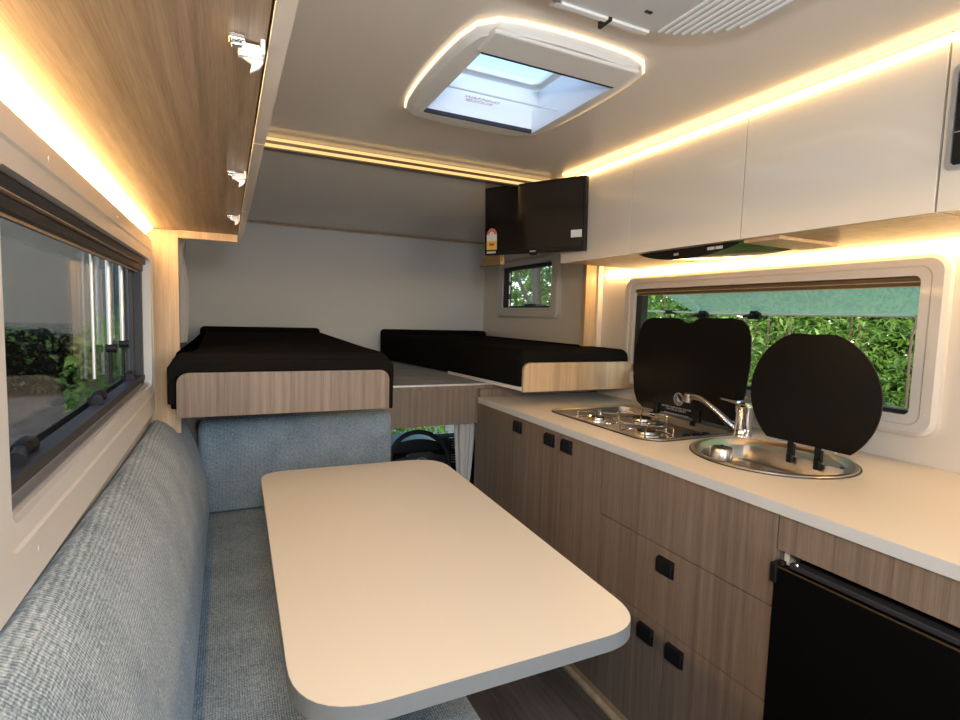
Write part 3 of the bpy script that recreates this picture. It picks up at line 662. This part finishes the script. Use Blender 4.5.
# ================================================================= BUNKS
t = thing('bed_platform', (.8, 3.1, -.362), 'grey carpeted platform over the cab between the two black bunks', 'platform')
MB().box(XL, XR, 2.40, YF, -.3615, -.3435).build('deck', 'wood', t)
MB().box(XL, XR, 2.396, 2.404, -.343, -.335).build('edge_trim', 'alu', t)
for a, b in ((2.404, 2.60), (2.603, 2.80), (2.803, YF)): MB().box(XL, XR, a, b, -.343, -.335).build('carpet', 'carpet', t)
t = thing('bunk_base', (.2, 2.1, -.342), 'pale taupe rounded front board and base of the left bunk', 'bed')
pf = rr(-.141, .532, -.342, -.201, [.035, .035, .002, .002], 6)
MB().prism(pf, 'y', 1.868, 1.884).build('front_board', 'wood', t, bevel=.001)
MB().box(-.135, .53, 1.885, 2.55, -.334, -.318).build('slat_base', 'wood', t)
t = thing('bunk_base', (1.5, 2.3, -.342), 'light oak rounded front board and base of the right bunk over worktop', 'bed')
pf = rr(1.221, 1.865, -.340, -.205, [.035, .035, .002, .002], 6)
MB().prism(pf, 'y', 2.088, 2.104).build('front_board', 'oak', t, bevel=.001)
MB().prism([(1.215, 2.105), (1.74, 2.105), (1.74, 2.83), (1.15, 2.83)], 'z', -.334, -.318).build('slat_base', 'whitepl', t)
def mattress(name, outl, z0, z1, loc, label, lip=None):
    mb = MB(); c = Vector((sum(p[0] for p in outl)/len(outl), sum(p[1] for p in outl)/len(outl)))
    def ins(d): 
        res = []; n = len(outl)
        for i in range(n):
            p = Vector(outl[i]); a = (p-Vector(outl[i-1])); b = (Vector(outl[(i+1) % n])-p)
            na = Vector((a.y, -a.x)).normalized() if a.length > 1e-6 else Vector((0, 0)); nb = Vector((b.y, -b.x)).normalized() if b.length > 1e-6 else na
            nn = (na+nb); nn = nn.normalized() if nn.length > 1e-6 else na
            res.append(tuple(p-nn*d))
        return res
    R_ = .045
    L = [Z(outl, z0), Z(outl, z1-R_)]
    for k in (30, 55, 75, 90): L.append(Z(ins(R_*(1-math.cos(math.radians(k)))), z1-R_+R_*math.sin(math.radians(k))))
    mb.loft(L); o = mb.build(name, 'sheet', loc=loc, ang=50); meta(o, label, 'mattress'); return o
Lo = roundpoly([(-.160, 1.886), (.545, 1.886), (.56, 2.4), (.615, 3.75), (-.16, 3.75), (-.16, 2.10), (-.134, 2.08), (-.134, 1.99), (-.160, 1.985)], [.03, .03, .3, .04, .04, .01, .01, .01, .01], 4)
mattress('mattress', Lo, -.317, -.140, (.2, 2.8, -.317), 'black sheeted mattress of the left bunk')
Ro = roundpoly([(1.215, 2.106), (1.855, 2.106), (1.855, 2.355), (1.755, 2.365), (1.755, 2.43), (1.855, 2.44), (1.855, 3.78), (1.0, 3.78), (1.15, 2.83)], [.03, .03, .01, .01, .01, .01, .05, .04, .2], 4)
mattress('mattress', Ro, -.317, -.145, (1.5, 2.9, -.317), 'black sheeted mattress of the right bunk beside the small window')
# sheet skirt falling over the corners of the left board
for nm, x, lab in (('mattress_skirt', 0, ''),):
    par = [o for o in COL.objects if o.name == 'mattress'][0]
    mb = MB(); mb.box(-.166, -.1435, 1.872, 1.98, -.300, -.19); mb.box(.535, .549, 1.872, 2.30, -.345, -.19)
    P = rr(-.166, .549, -.22, -.158, [.03, .03, .001, .001], 5)
    mb.prism([( -.166, -.24), (-.166, -.185), (-.150, -.160), (.535, -.165), (.549, -.185), (.549, -.24), (.534, -.215), (.50, -.2005), (-.108, -.2005), (-.1435, -.215)], 'y', 1.870, 1.886)
    mb.build('sheet_skirt', 'sheet', par, bevel=.006, seg=2)
for x0, x1, y0, y1, lab in ((-.15, .58, 3.72, 3.84, 'black bolster at the far head of the left bunk'), (1.02, 1.84, 3.70, 3.84, 'black bolster at the far head of the right bunk')):
    o = MB().box(x0, x1 if x0 < 0 else x1, y0+.031+.0, y1+.018, -.333, -.112).build('bolster', 'sheet', loc=((x0+x1)/2, 3.8, -.333), bevel=.025, seg=4); meta(o, lab, 'pillow')
# ================================================================= CEILING RAIL
t = thing('ceiling_rail', (.8, 2.07, ZC-.05), 'long gold-lit rail across the ceiling where the bunk area begins', 'rail')
MB().box(XL, 1.86, 2.055, 2.088, ZC-.040, ZC-.001).build('rail', 'rail', t, bevel=.002)
MB().box(XL, 1.30, 2.048, 2.055, ZC-.012, ZC-.003).build('sheen_strip', 'rail_sheen', t)  # faint emission standing in for the gold reflection along the rail
MB().box(XL, 1.30, 2.051, 2.055, ZC-.034, ZC-.024).build('track_lip', 'rail_sheen', t)  # lower lip given the same painted-in sheen
# ================================================================= TELEVISION
A = Vector((1.308, 1.79)); Bp = Vector((1.065, 2.21)); d2 = (A-Bp).normalized(); nrm = Vector((-d2.y*-1, 0)) if 0 else Vector((d2.y, -d2.x))
nrm = Vector((-.866, -.50)).normalized()
nrm = (nrm-d2*nrm.dot(d2)).normalized()
WTV = (A-Bp).length; z0t, z1t = .279, .579
t = thing('television', (1.19, 2.0, z0t), 'wall-hung black flat television at the end of the cream cupboards', 'television')
TILT = .04
def tv(u_, z, o_): p = Bp+d2*u_+nrm*(o_*.985+(z-z0t)*TILT); return (p.x, p.y, z0t+(z-z0t)*.985-o_*TILT)
def tbox(mb, u0, u1, za, zb, o0, o1):
    mb.add([tv(a, z, o) for a in (u0, u1) for z in (za, zb) for o in (o0, o1)], [(0, 1, 3, 2), (4, 6, 7, 5), (0, 4, 5, 1), (2, 3, 7, 6), (0, 2, 6, 4), (1, 5, 7, 3)]); return mb
tbox(MB(), 0, WTV, z0t, z1t, -.03, 0).build('case', 'black', t, bevel=.003)
tbox(MB(), .01, WTV-.01, z0t+.02, z1t-.01, 0, .001).build('screen', 'screen', t)
tbox(MB(), .10, WTV-.10, z0t+.05, z0t+.22, -.055, -.03).build('rear_cover', 'black', t, bevel=.01)
tbox(MB(), .235, .262, z0t+.004, z0t+.010, 0, .001).build('maker_badge', 'grey_print', t)
tbox(MB(), .23, .27, z0t-.008, z0t+.001, -.02, -.004).build('sensor', 'black', t, bevel=.002)
lb = tbox(MB(), .012, .066, z0t+.022, z0t+.062, .001, .0018).build('energy_label', 'yellow', t)
mb = MB(); P = [(0.039+.027*math.cos(a), z0t+.088+.03*math.sin(a)) for a in [math.pi*i/14 for i in range(15)]]+[(.012, z0t+.062), (.066, z0t+.062)]
vs = [tv(a, b, .0018) for a, b in P]+[tv(a, b, .001) for a, b in P]; k = len(P)
mb.add(vs, [list(range(k)), list(range(k, 2*k))[::-1]]); mb.build('label_arch', 'whitepl', lb)
mb = MB(); q = [(.039+.026*math.cos(a), z0t+.090+.027*math.sin(a)) for a in [math.pi*i/14 for i in range(15)]]+[(.039+.014*math.cos(a), z0t+.090+.014*math.sin(a)) for a in [math.pi*(14-i)/14 for i in range(15)]]
vs = [tv(a, b, .0022) for a, b in q]; mb.add(vs, [(i, i+1, 28-i, 29-i) for i in range(14)]); mb.build('label_band', 'red', lb)
tbox(MB(), .026, .052, z0t+.04, z0t+.052, .0018, .0024).build('label_rating', 'red', lb)
for i in range(5):
    a = math.pi*(i+.5)/5; uu, zz = .039+.020*math.cos(a), z0t+.090+.0205*math.sin(a)
    mb = MB(); st = [tv(uu+(.0035 if j % 2 == 0 else .0015)*math.sin(j*math.pi/5), zz+(.0035 if j % 2 == 0 else .0015)*math.cos(j*math.pi/5), .0026) for j in range(10)]
    mb.add(st, [list(range(10))]).build('label_star', 'whitepl', lb)
tbox(MB(), .012, .060, z0t+.006, z0t+.016, .001, .0016).build('sticker', 'grey_print', t)
tbox(MB(), WTV-.06, WTV-.012, z0t+.055, z0t+.085, .001, .0018).build('sticker', 'whitepl', t, label='white sticker at the lower right of the screen')
# bracket to the cupboard end
mb = MB(); mb.tube([(1.355, 2.06, .42), (1.29, 2.06, .42)], .014); mb.tube([(1.29, 2.06, .42), tv(.26, .42, -.056)], .014); mb.box(1.35, 1.40, 1.993, 2.10, .36, .48)
mb.build('wall_bracket', 'dark', t)
o = MB().add([tv(a, z, o_) for a, z, o_ in ((-.035, .228, -.05), (.075, .236, -.05), (.075, .276, -.05), (.0, .276, -.05), (-.035, .228, -.01), (.075, .236, -.01), (.075, .276, -.01), (.0, .276, -.01))], [(0, 1, 2, 3), (7, 6, 5, 4), (0, 4, 5, 1), (1, 5, 6, 2), (2, 6, 7, 3), (3, 7, 4, 0)]).build('lower_bracket', 'brown', t)
# ================================================================= CURTAINS
def curtain(name, cx, cy_, prof, folds, loc, label, sx=1, sy_=1):
    L = []
    for z, R_ in prof:
        L.append([(cx+sx*R_*math.cos(a)*(1+.16*math.cos(folds*a)), cy_+sy_*R_*math.sin(a)*(1+.16*math.cos(folds*a)), z) for a in [2*math.pi*i/72 for i in range(72)]])
    o = MB().loft(L).build(name, 'curtain', loc=loc, ang=80); return meta(o, label, 'curtain')
curtain('curtain', -.165, 2.32, [(.575, .05), (.45, .046), (.34, .040), (.27, .030), (.225, .018), (.20, .017), (.15, .026), (.08, .034), (0, .034), (-.13, .026)], 9, (-.165, 2.32, -.13), 'pale grey tied-back curtain beside the oak post over the left bunk', 1, 2.2)
curtain('curtain', 1.12, 2.50, [(-.382, .058), (-.55, .054), (-.70, .046), (-.84, .035), (-.88, .028), (-.95, .045), (-1.25, .05)], 8, (1.115, 2.5, -1.25), 'pale grey curtain hanging at the right of the cab opening', 1, .8)
# ================================================================= DRIVER'S CAB
mb = MB(); mb.box(-.2, 2.0, 2.47, 4.6, ZF-.3, ZF-.28); mb.box(-.22, -.2, 2.47, 4.2, ZF-.28, -.55); mb.box(2.0, 2.02, 2.47, 4.2, ZF-.28, -.55); mb.box(-.22, 2.02, 2.47, 3.55, -.40, -.38)
struct('wall_cab_shell', mb, 'cabdark', loc=(.9, 3.3, ZF-.3))
t = thing('dashboard', (.9, 3.5, ZF), 'dark car dashboard with air vents behind the steering wheel', 'dashboard')
MB().loft([[(x, y, z) for y, z in ((4.15, ZF-.27), (4.15, -1.0), (3.75, -.91), (3.45, -.87), (3.36, -.92), (3.38, -1.1), (3.5, ZF-.27))] for x in (-.18, 1.98)]).build('panel', 'cabdark', t, bevel=.02)
MB().loft([[(1.12+.20*math.cos(a), y, -.90+.085*max(0, math.sin(a))) for a in [math.pi*i/12 for i in range(13)]] for y in (3.28, 3.5)]).build('instrument_hood', 'dark', t)
for i in range(2):
    v = MB().box(1.38, 1.50, 3.33, 3.36, -1.02+.10*i, -.94+.10*i).build('air_vent', 'dark', t, bevel=.006)
    mb = MB()
    for k in range(4): mb.box(1.39, 1.49, 3.322, 3.332, -1.008+.10*i+.017*k, -1.003+.10*i+.017*k)
    mb.build('vent_slat', 'greypl', v)
t = thing('steering_wheel', (1.04, 2.98, -.87), 'black three-spoke steering wheel seen through the cab opening', 'steering wheel')
wc = Vector((1.045, 2.98, -.885)); ux = Vector((1, 0, 0)); uz = Vector((0, .38, .925)); un = ux.cross(uz)
mb = MB(); R_ = .185; L = []
for i in range(49):
    a = 2*math.pi*i/48; L.append(wc+ux*math.cos(a)*R_+uz*math.sin(a)*R_)
mb.tube(L, .015, 12); mb.build('rim', 'dark', t)
def wp(a, b, c): return wc+ux*a+uz*b+un*c
def wpoly(mb, P, c0, c1): n = len(P); mb.add([wp(a, b, c0) for a, b in P]+[wp(a, b, c1) for a, b in P], [list(range(n))[::-1], list(range(n, 2*n))]+[(i, (i+1) % n, n+(i+1) % n, n+i) for i in range(n)]); return mb
wpoly(MB(), roundpoly([(-.085, .055), (.085, .055), (.075, -.06), (-.075, -.06)], [.03]*4), -.02, .035).build('hub', 'dark', t, bevel=.006)
for P in ([(-.18, .02), (-.07, .045), (-.07, -.03), (-.18, -.012)], [(.18, .02), (.07, .045), (.07, -.03), (.18, -.012)], [(-.03, -.05), (.03, -.05), (.022, -.18), (-.022, -.18)]):
    wpoly(MB(), P, -.008, .012).build('spoke', 'greypl' if P[0][1] > 0 and 0 else 'dark', t, bevel=.004)
el = [(.030*math.cos(i*math.pi/12), .010+.013*math.sin(i*math.pi/12)) for i in range(24)]
wpoly(MB(), el, .035, .038).build('emblem', 'alu', t, bevel=.001)
wpoly(MB(), [(a*.82, (b-.01)*.75+.01) for a, b in el], .038, .039).build('emblem_field', 'dark', t)
MB().tube([wp(0, 0, -.02), (1.045, 3.25, -.99)], .04, 14).build('column', 'dark', t)
struct('window_4', MB().add([(-.18, 4.15, -1.0), (1.98, 4.15, -1.0), (1.98, 3.56, -.39), (-.18, 3.56, -.39), (-.18, 4.155, -.995), (1.98, 4.155, -.995), (1.98, 3.565, -.385), (-.18, 3.565, -.385)], [(0, 1, 2, 3), (7, 6, 5, 4), (0, 4, 5, 1), (1, 5, 6, 2), (2, 6, 7, 3), (3, 7, 4, 0)]), 'windscreen', loc=(.9, 4.1, -.95))
# ================================================================= OUTSIDE
o = MB().add([(-30, -10, -2.2), (40, -10, -2.2), (40, 60, -2.2), (-30, 60, -2.2)], [(0, 1, 2, 3)]).build('ground', 'litter', loc=(0, 0, -2.2), kind='structure')
mb = MB(); mb.prism([(-3.0, -2.2), (-3.0, 1.31), (-8.5, 3.7), (-8.5, -2.2)], 'y', 18, 24); o = mb.build('building', 'shed', loc=(-5, 20, -2.2)); meta(o, 'plain grey building with sloping roof edge outside the left window', 'building')
def shrub(name, mats, box_, n, size, label, cat='shrub', group=None, blades=False, stems=8):
    x0, x1, y0, y1, z0, z1 = box_; cx, cy_ = (x0+x1)/2, (y0+y1)/2
    t = thing(name, (cx, cy_, -2.2), label, cat, group)
    vs = []; fs = []; mi = []
    for i in range(n):
        while 1:
            a, b, c_ = random.uniform(-1, 1), random.uniform(-1, 1), random.uniform(-1, 1)
            if abs(a)**3+abs(b)**3+abs(c_)**3 < 1: break
        p = Vector((cx+a*(x1-x0)/2, cy_+b*(y1-y0)/2, (z0+z1)/2+c_*(z1-z0)/2))
        d = Vector((random.gauss(-.5, .6), random.gauss(0, .8), random.gauss(.15, .55))).normalized(); s_ = d.cross(Vector((random.gauss(0, .4), random.gauss(0, .4), 1))).normalized()
        up = s_.cross(d); L_ = size*random.uniform(.6, 1.5); w_ = L_*(.16 if blades else .30)
        k = len(vs); vs += [p, p+d*L_*.45+s_*w_+up*L_*.06, p+d*L_-up*L_*.12, p+d*L_*.45-s_*w_+up*L_*.06, p+d*L_*.45]
        fs += [(k, k+1, k+4), (k+1, k+2, k+4), (k, k+4, k+3), (k+4, k+2, k+3)]; q = 0 if random.random() < .72 else 1; mi += [q]*4
    mb = MB(); mb.v = vs; mb.f = fs; mb.mi = mi; lo = mb.build('foliage', mats, t, smooth=False)
    mb = MB()
    for i in range(stems):
        bx, by = random.uniform(x0+.1, x1-.1), random.uniform(y0+.1, y1-.1)
        mb.tube([(bx, by, -2.2), (bx+random.uniform(-.1, .1), by+random.uniform(-.2, .2), (z0+z1)/2-.2), (bx+random.uniform(-.3, .1), by+random.uniform(-.5, .5), z1-.1)], [.010, .006, .002], 6)
    mb.build('stem', 'twig', t)
    return t
shrub('garden_shrub', ['leaf1', 'leaf2'], (3.0, 4.2, .2, 1.6, -1.6, 1.9), 22000, .048, 'bright green leafy shrub outside the right end of the kitchen window', blades=True, stems=14)
shrub('garden_shrub', ['leaf1', 'leaf2'], (3.0, 4.2, 1.62, 3.0, -1.6, 2.0), 22000, .048, 'bright green leafy shrub outside the middle of the kitchen window', blades=True, stems=14)
shrub('garden_shrub', ['leaf2', 'leaf1'], (3.0, 4.3, 3.05, 5.0, -1.6, 1.9), 12000, .055, 'deeper green shrub outside the left end of the kitchen window')
shrub('garden_shrub', ['leaf2', 'leaf2'], (4.6, 5.5, -.3, 5.4, -2.0, 4.2), 22000, .20, 'dark green bush behind the bright shrubs outside the kitchen')
shrub('garden_shrub', ['leaf2', 'leaf1'], (4.2, 5.8, 5.6, 9.0, -1.8, 3.2), 20000, .11, 'mottled green bush outside the small window by the right bunk')
for x, y, lab in ((4.0, 6.5, 'slim tree trunk outside the small window by the right bunk'), (-2.2, 6.6, 'thin pale sapling outside the left window')):
    mb = MB(); rd = .07 if x > 0 else .02
    mb.tube([(x, y, -2.2), (x+.05, y, -.5), (x+.0, y+.1, .6), (x+.12, y, 2.6)], [rd*1.2, rd, rd*.9, rd*.6], 10)
    mb.tube([(x, y+.05, 0), (x-.2, y+.3, .6), (x-.25, y+.6, 1.5)], [rd*.5, rd*.35, rd*.15], 8)
    o = mb.build('tree_trunk', 'bark', loc=(x, y, -2.2)); meta(o, lab, 'tree')
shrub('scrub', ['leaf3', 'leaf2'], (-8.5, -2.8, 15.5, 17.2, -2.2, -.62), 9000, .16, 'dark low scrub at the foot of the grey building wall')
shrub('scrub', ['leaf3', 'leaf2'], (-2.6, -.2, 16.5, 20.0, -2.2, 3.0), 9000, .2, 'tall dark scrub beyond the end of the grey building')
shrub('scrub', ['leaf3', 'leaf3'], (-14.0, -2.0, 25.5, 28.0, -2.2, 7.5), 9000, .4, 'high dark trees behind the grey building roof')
shrub('hedge', ['leaf2', 'leaf1'], (-1.5, 2.9, 6.3, 7.3, -2.2, .2), 12000, .10, 'green hedge seen through the windscreen ahead of the cab')

# repeats carry one group phrase
GR = {'base_cabinet': 'kitchen base cabinets', 'overhead_cupboard': 'cream overhead cupboards', 'led_strip_light': 'warm strip lights', 'bunk_base': 'bunk bases over the cab',
      'mattress': 'black sheeted bunk mattresses', 'bolster': 'black bolsters at the bunk heads', 'curtain': 'pale grey curtains', 'garden_shrub': 'green shrubs outside the right windows', 'scrub': 'dark scrub outside the left window', 'tree_trunk': 'tree stems outside the windows'}
for o in COL.objects:
    k = o.name.split('.')[0]
    if o.parent is None and k in GR: o['group'] = GR[k]
